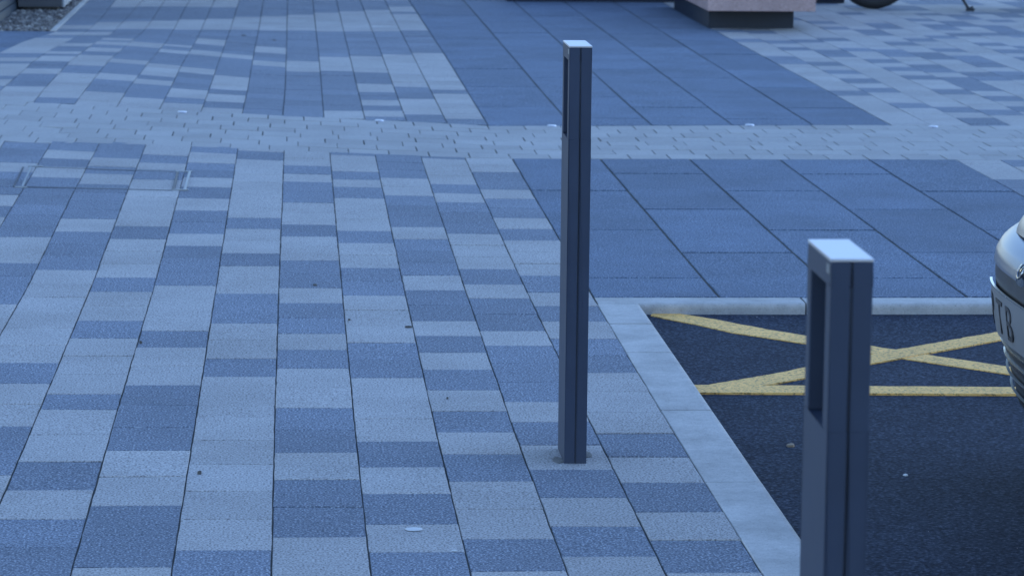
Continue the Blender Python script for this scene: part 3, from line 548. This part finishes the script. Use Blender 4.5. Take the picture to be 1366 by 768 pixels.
bm = bmesh.new(); box(bm, 0.42, 0.80, -0.15, 0.15, 0.22, 0.50, 0.03); box(bm, 0.42, 0.60, -0.10, 0.10, 0.501, 0.68, 0.02); from_bm('engine', bm, GALV, mc)
bm = bmesh.new(); grid(bm, lambda u, v: (0.28+0.52*u, 0.14*math.cos(v)*math.sin(math.pi*(0.12+0.80*u))**0.5, 0.80+0.14*math.sin(v)*math.sin(math.pi*(0.12+0.76*u))**0.6), [i/12 for i in range(13)], [2*math.pi*j/16 for j in range(17)]); from_bm('fuel_tank', bm, BLACK, mc, smooth=True)
bm = bmesh.new(); box(bm, 0.80, 1.46, -0.11, 0.11, 0.79, 0.87, 0.03); from_bm('seat', bm, RUBBER, mc)
bm = bmesh.new(); tube(bm, [(0.24, -0.36, 1.04), (0.28, -0.16, 1.03), (0.25, 0, 0.99), (0.28, 0.16, 1.03), (0.24, 0.36, 1.04)], 0.013, 8); from_bm('handlebar', bm, BLACK, mc)
bm = bmesh.new(); tube(bm, [(0.20, 0, 0.90), (0.10, 0, 0.885), (0.04, 0, 0.88)], [0.05, 0.095, 0.10], 18); from_bm('headlight', bm, BLACK, mc)
bm = bmesh.new(); tube(bm, [(0.50, 0.14, 0.3), (0.75, 0.17, 0.22), (0.95, 0.17, 0.26), (1.55, 0.18, 0.38)], [0.022, 0.025, 0.045, 0.045], 12); from_bm('exhaust', bm, STEEL, mc, smooth=True)
bm = bmesh.new(); grid(bm, lambda u, v: ((WR+0.03)*math.cos(u), v, WR+(WR+0.03)*math.sin(u)), [math.radians(a) for a in range(40, 171, 10)], [-0.06, -0.03, 0.03, 0.06]); from_bm('mudguard', bm, BLACK, mc)
bm = bmesh.new(); tube(bm, [(0.60, -0.10, 0.26), (0.665, -0.16, 0.10), (0.715, -0.20, 0.012)], [0.013, 0.012, 0.012], 8); tube(bm, [(0.69, -0.205, 0.006), (0.755, -0.205, 0.008)], [0.016, 0.016], 8); tube(bm, [(0.715, -0.2, 0.02), (0.745, -0.21, 0.035)], 0.006, 6); from_bm('side_stand', bm, BLACK, mc)

# ---------------------------------------------------------------- parked car at the right edge, nose towards the kerb
YC, CZ = 6.62, AZ
car = empty('parked_car', (1.60, YC, CZ)); tag(car, 'silver car parked nose-in at the right edge, front bumper and plate in view', 'car')
PROF = [(0.150, 0.13), (0.186, 0.081), (0.226, 0.055), (0.27, 0.041), (0.314, 0.033), (0.353, 0.022), (0.40, 0.010), (0.46, 0.004), (0.506, 0.0), (0.53, 0.0015), (0.55, 0.006), (0.567, 0.016), (0.58, 0.030), (0.588, 0.043), (0.594, 0.062), (0.60, 0.085)]
def pf(z):
    if z <= PROF[0][0]: return PROF[0][1]
    for (a, p), (b, q) in zip(PROF, PROF[1:]):
        if a <= z <= b: return p+(q-p)*(z-a)/(b-a)
    return PROF[-1][1]
NX = 1.572
def nose(v, z, off=0.0):
    return (NX + pf(z) + 0.45*abs(v)**3 - off - 1.60, v, z - CZ)
def nose_patch(name, m, z0, z1, v0, v1, off, label=None, nz=8, nv=26, thick=0.01, parent=car):
    bm = bmesh.new(); us = [v0+(v1-v0)*i/nv for i in range(nv+1)]; zs = [z0+(z1-z0)*i/nz for i in range(nz+1)]
    F = [[bm.verts.new(nose(u, z, off)) for z in zs] for u in us]; K = [[bm.verts.new(nose(u, z, off-thick)) for z in zs] for u in us]
    for i in range(nv):
        for j in range(nz):
            bm.faces.new((F[i][j], F[i+1][j], F[i+1][j+1], F[i][j+1])); bm.faces.new((K[i][j], K[i][j+1], K[i+1][j+1], K[i+1][j]))
        bm.faces.new((F[i][0], K[i][0], K[i+1][0], F[i+1][0])); bm.faces.new((F[i][nz], F[i+1][nz], K[i+1][nz], K[i][nz]))
    for i in (0, nv):
        for j in range(nz): bm.faces.new((F[i][j], F[i][j+1], K[i][j+1], K[i][j]))
    o = from_bm(name, bm, m, parent, smooth=True)
    md = o.modifiers.new('edges', 'EDGE_SPLIT'); md.split_angle = math.radians(40)
    if label: o['label'] = label
    return o
nose_patch('front_panel', SILVER, 0.526, 0.60, -0.85, 0.85, 0.004, 'silver rounded nose panel', 16)
nose_patch('grille_strip', BLACK, 0.30, 0.5255, -0.8, 0.8, 0.0, 'black bumper band behind the plate')
nose_patch('lower_grille', BLACK, 0.20, 0.299, -0.72, 0.72, -0.004)
for z in (0.345, 0.314, 0.28, 0.24): nose_patch('trim_strip', CHROME if z > 0.3 else GALV, z-0.0016, z+0.0016, -0.6, 0.6, 0.006, None, 2, 26, 0.006)
nose_patch('bumper_lip', DGREY, 0.152, 0.215, -0.8, 0.8, 0.004, None, 8)
# plate, bent slightly round the bumper
pl = nose_patch('number_plate', PLATE, 0.366, 0.478, -0.11, 0.41, 0.011, 'pale front number plate', 2, 16, 0.004)
nose_patch('plate_frame', CHROME, 0.4785, 0.4815, -0.112, 0.412, 0.013, None, 1, 16, 0.006)
def plate_text(s, v_left, z):
    cu = bpy.data.curves.new('plate_text', 'FONT'); cu.body = s; cu.size = 0.112; cu.extrude = 0.0008; cu.space_character = 1.45
    tmp = bpy.data.objects.new('tmp_text', cu); C.objects.link(tmp); dg = bpy.context.evaluated_depsgraph_get()
    me = bpy.data.meshes.new_from_object(tmp.evaluated_get(dg)); bpy.data.objects.remove(tmp)
    for q in me.vertices:
        v = v_left - q.co.x*1.2; zz = z + q.co.y; x, y, zc = nose(v, zz, 0.0122 + q.co.z); q.co = (x, y, zc)
    me.materials.clear(); link('plate_letter', me, INK, pl)
for ch_, v_ in (('P', 0.372), ('T', 0.252), ('B', 0.142)): plate_text(ch_, v_, 0.383)
# badge grille in the nose panel
bm = bmesh.new()
for r0, r1, mm in ((0.0, 1.0, 0),):
    ring = [bm.verts.new(nose(0.0+0.048*math.copysign(abs(math.cos(t))**0.6, math.cos(t)), 0.556+0.034*math.copysign(abs(math.sin(t))**0.8, math.sin(t)), 0.008)) for t in [2*math.pi*k/32 for k in range(32)]]
    c = bm.verts.new(nose(0, 0.556, 0.012))
    for k in range(32): bm.faces.new((c, ring[k], ring[(k+1) % 32]))
from_bm('upper_grille', bm, GLASS, car)
bm = bmesh.new(); tube(bm, [Vector(nose(0.018*math.cos(t), 0.556+0.016*math.sin(t), 0.014)) for t in [2*math.pi*k/24 for k in range(25)]], 0.0025, 6, False); from_bm('badge', bm, CHROME, car)
# bonnet
def bonnet(s, v):
    zz = [(0, 0.602), (0.008, 0.622), (0.02, 0.640), (0.05, 0.662), (0.12, 0.69), (0.35, 0.76), (1.0, 0.90)]
    for (a, p), (b, q) in zip(zz, zz[1:]):
        if a <= s <= b: z = p+(q-p)*(s-a)/(b-a); break
    return (NX + 0.046 + s + 0.45*abs(v)**3*(1-0.8*s) - 1.60, v, z - 0.045*(v/0.75)**2 - CZ)
bm = bmesh.new(); grid(bm, bonnet, [0, 0.004, 0.008, 0.014, 0.02, 0.035, 0.05, 0.08, 0.12, 0.2, 0.35, 0.6, 1.0], [-0.74+1.48*i/20 for i in range(21)])
from_bm('bonnet', bm, SILVER, car, smooth=True)
bm = bmesh.new(); grid(bm, lambda s, v: (bonnet(0, v)[0]+s, v, 0.602-CZ-0.045*(v/0.75)**2-0.018), [-0.012, 0.05], [-0.74+1.48*i/20 for i in range(21)]); from_bm('bonnet_gap', bm, BLACK, car)
# sides, cabin, wheels
def section(x, hw, zb, zt):
    return [(x, -hw*0.9, zb), (x, -hw, zb+0.10), (x, -hw*1.02, 0.45), (x, -hw*0.99, zt-0.10), (x, -hw*0.93, zt-0.015), (x, 0, zt+0.012), (x, hw*0.93, zt-0.015), (x, hw*0.99, zt-0.10), (x, hw*1.02, 0.45), (x, hw, zb+0.10), (x, hw*0.9, zb)]
st = [(0.36, 0.76, 0.20, 0.66), (0.5, 0.82, 0.20, 0.745), (0.9, 0.85, 0.20, 0.84), (1.3, 0.855, 0.20, 0.93), (2.3, 0.86, 0.20, 0.95), (3.3, 0.85, 0.22, 0.97), (3.75, 0.80, 0.28, 0.96), (3.9, 0.70, 0.32, 0.90)]
bm = bmesh.new(); R = [[bm.verts.new((a, b, c)) for a, b, c in section(*s)] for s in st]
for A, Bq in zip(R, R[1:]):
    for i in range(len(A)-1): bm.faces.new((A[i], A[i+1], Bq[i+1], Bq[i]))
bm.faces.new(R[0]); bm.faces.new(R[-1][::-1]); from_bm('body', bm, SILVER, car, smooth=True)
cab = [(1.05, 0.70, 0.92), (1.75, 0.60, 1.40), (2.6, 0.60, 1.46), (3.3, 0.58, 1.38), (3.8, 0.66, 0.96)]
bm = bmesh.new(); T = [[bm.verts.new((x, s*w, z)) for s in (-1, 1)] for x, w, z in cab]; Bt = [[bm.verts.new((x, s*0.80, 0.93)) for s in (-1, 1)] for x in (1.05, 1.75, 2.6, 3.3, 3.8)]
for i in range(4):
    bm.faces.new((T[i][0], T[i][1], T[i+1][1], T[i+1][0])); 
    for s in (0, 1): bm.faces.new((T[i][s], Bt[i][s], Bt[i+1][s], T[i+1][s]))
from_bm('window_glass', bm, GLASS, car)
bm = bmesh.new(); grid(bm, lambda u, v: (1.72+1.62*u, v*0.61, 1.405+0.065*math.sin(math.pi*(0.1+0.8*u))-0.02*v*v), [i/8 for i in range(9)], [-1, -0.6, 0, 0.6, 1]); from_bm('roof', bm, SILVER, car, smooth=True)
for s in (-1, 1):
    for (x0, z0), (x1, z1) in (((1.03, 0.92), (1.74, 1.41)), ((2.45, 0.94), (2.42, 1.46)), ((3.82, 0.95), (3.30, 1.40))):
        bm = bmesh.new(); tube(bm, [(x0, s*0.80 if x0 < 3 else s*0.74, z0), (x1, s*0.61, z1)], 0.03, 8)
        from_bm('pillar', bm, SILVER, car)
    bm = bmesh.new(); grid(bm, lambda u, v: (0.20+0.30*u+0.05*v, s*(0.60+0.18*u), 0.58+0.12*v+0.06*u), [i/6 for i in range(7)], [i/4 for i in range(5)]); from_bm('headlight', bm, GLASS, car)
    bm = bmesh.new(); box(bm, 1.25, 1.40, s*0.97-0.09, s*0.97+0.09, 0.98, 1.10, 0.02); from_bm('wing_mirror', bm, SILVER, car)
    for x in (0.78, 3.2):
        w = empty('wheel', (x, s*0.76, 0.30)); w.parent = car
        bm = bmesh.new(); torus(bm, (0, 0, 0), 0.235, 0.065, n=40, m=12, flat=1.4); from_bm('tyre', bm, RUBBER, w, smooth=True)
        bm = bmesh.new(); tube(bm, [(0, s*0.03, 0), (0, s*0.08, 0)], [0.19, 0.18], 28); from_bm('rim', bm, GALV, w)

# ---------------------------------------------------------------- small litter
def flake(name, label, cat, x, y, sx, sy, z, m, h=0.003, rz=0.0, group=None):
    bm = bmesh.new(); n = 11; top = []; bot = []
    for k in range(n):
        t = 2*math.pi*k/n; r = random.uniform(0.82, 1.0); c, s = r*sx/2*math.cos(t), r*sy/2*math.sin(t)
        a, b = c*math.cos(rz)-s*math.sin(rz), c*math.sin(rz)+s*math.cos(rz)
        top.append(bm.verts.new((a*0.85, b*0.85, h*random.uniform(0.6, 1)))); bot.append(bm.verts.new((a, b, 0)))
    cc = bm.verts.new((0, 0, h*1.1))
    for k in range(n):
        bm.faces.new((top[k], top[(k+1) % n], cc)); bm.faces.new((bot[k], bot[(k+1) % n], top[(k+1) % n], top[k]))
    o = from_bm(name, bm, m, None, (x, y, z)); tag(o, label, cat, group)
flake('paper_scrap', 'flat white scrap on a pale paver near the bottom edge', 'litter', 0.256, 6.582, 0.044, 0.04, 0.0012, WHITE, 0.0015)
flake('paper_scrap', 'tiny white fleck at the corner of a pale paver', 'litter', 0.333, 6.381, 0.015, 0.012, 0.0012, WHITE, 0.0015)
flake('pebble', 'small brownish pebble by a dark paver at the left', 'pebble', -0.441, 8.947, 0.010, 0.014, 0.001, PEB, 0.007)
flake('pebble', 'dark pebble on a pale paver at the lower left', 'pebble', -0.22, 7.158, 0.011, 0.02, 0.001, PEB, 0.007)
flake('pebble', 'tiny dark pebble at the middle of a pale paver', 'pebble', 0.400, 8.081, 0.007, 0.012, 0.001, PEB, 0.005)
flake('twig', 'short dark twig lying over a long joint', 'twig', 0.338, 9.218, 0.024, 0.012, 0.001, PEB, 0.005)
flake('pebble', 'dark speck on a pale paver beside the long joint', 'pebble', 0.165, 9.357, 0.009, 0.014, 0.001, PEB, 0.004)
flake('dead_leaf', 'dark leaf fragment on a dark paver near the middle', 'leaf', 0.066, 10.045, 0.016, 0.03, 0.001, PEB, 0.005)
flake('dead_leaf', 'dark leaf on the far dark pavers, left of two', 'leaf', -0.340, 21.12, 0.04, 0.06, 0.001, PEB, 0.005)
flake('dead_leaf', 'dark leaf on the far dark pavers, right of two', 'leaf', -0.132, 20.73, 0.03, 0.05, 0.001, PEB, 0.004)
flake('dead_leaf', 'brown dead leaf on the asphalt beside the near bollard', 'leaf', 1.236, 7.62, 0.024, 0.035, AZ+0.001, BROWN, 0.006)
flake('paper_scrap', 'pale fleck on the asphalt at the bottom right', 'litter', 1.244, 6.205, 0.013, 0.018, AZ+0.001, WHITE, 0.004)
flake('paper_scrap', 'smaller pale fleck on the asphalt further right', 'litter', 1.388, 6.20, 0.006, 0.012, AZ+0.001, WHITE, 0.003)
flake('paper_scrap', 'thin pale fleck on the asphalt right of the near bollard', 'litter', 1.458, 7.27, 0.014, 0.02, AZ+0.001, WHITE, 0.003)

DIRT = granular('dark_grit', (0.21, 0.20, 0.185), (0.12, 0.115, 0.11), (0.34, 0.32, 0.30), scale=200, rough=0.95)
flake('dirt_patch', 'dark damp grit at the left foot of the farther bollard', 'dirt', 0.626, 7.30, 0.030, 0.08, 0.0008, DIRT, 0.0004)
flake('dirt_patch', 'dark damp grit at the right foot of the farther bollard', 'dirt', 0.702, 7.36, 0.026, 0.07, 0.0008, DIRT, 0.0004)

def chips(n_edge, n_open):
    V = []; F = []
    def chip(x, y, s):
        n0 = len(V); k = random.uniform(0, 6.28)
        for i in range(5): V.append((x+s*math.cos(k+i*1.257)*random.uniform(0.6, 1), y+s*math.sin(k+i*1.257)*random.uniform(0.6, 1), AZ-0.001))
        V.append((x, y, AZ+s*0.6)); F.extend([(n0+i, n0+(i+1) % 5, n0+5) for i in range(5)])
    for _ in range(n_edge):
        if random.random() < 0.5: chip(1.082+abs(random.gauss(0, 0.02)), random.uniform(5.5, 9.65), random.uniform(0.001, 0.0035))
        else: chip(random.uniform(1.09, 3.0), 9.664-abs(random.gauss(0, 0.03)), random.uniform(0.001, 0.004))
    for _ in range(n_open): chip(random.uniform(1.1, 2.4), random.uniform(5.6, 9.6), random.uniform(0.001, 0.003))
    me = bpy.data.meshes.new('grit'); me.from_pydata(V, [], F); return me
tag(link('grit', chips(320, 150), STONE), 'loose pale grit scattered over the asphalt bay', 'grit', kind='stuff')
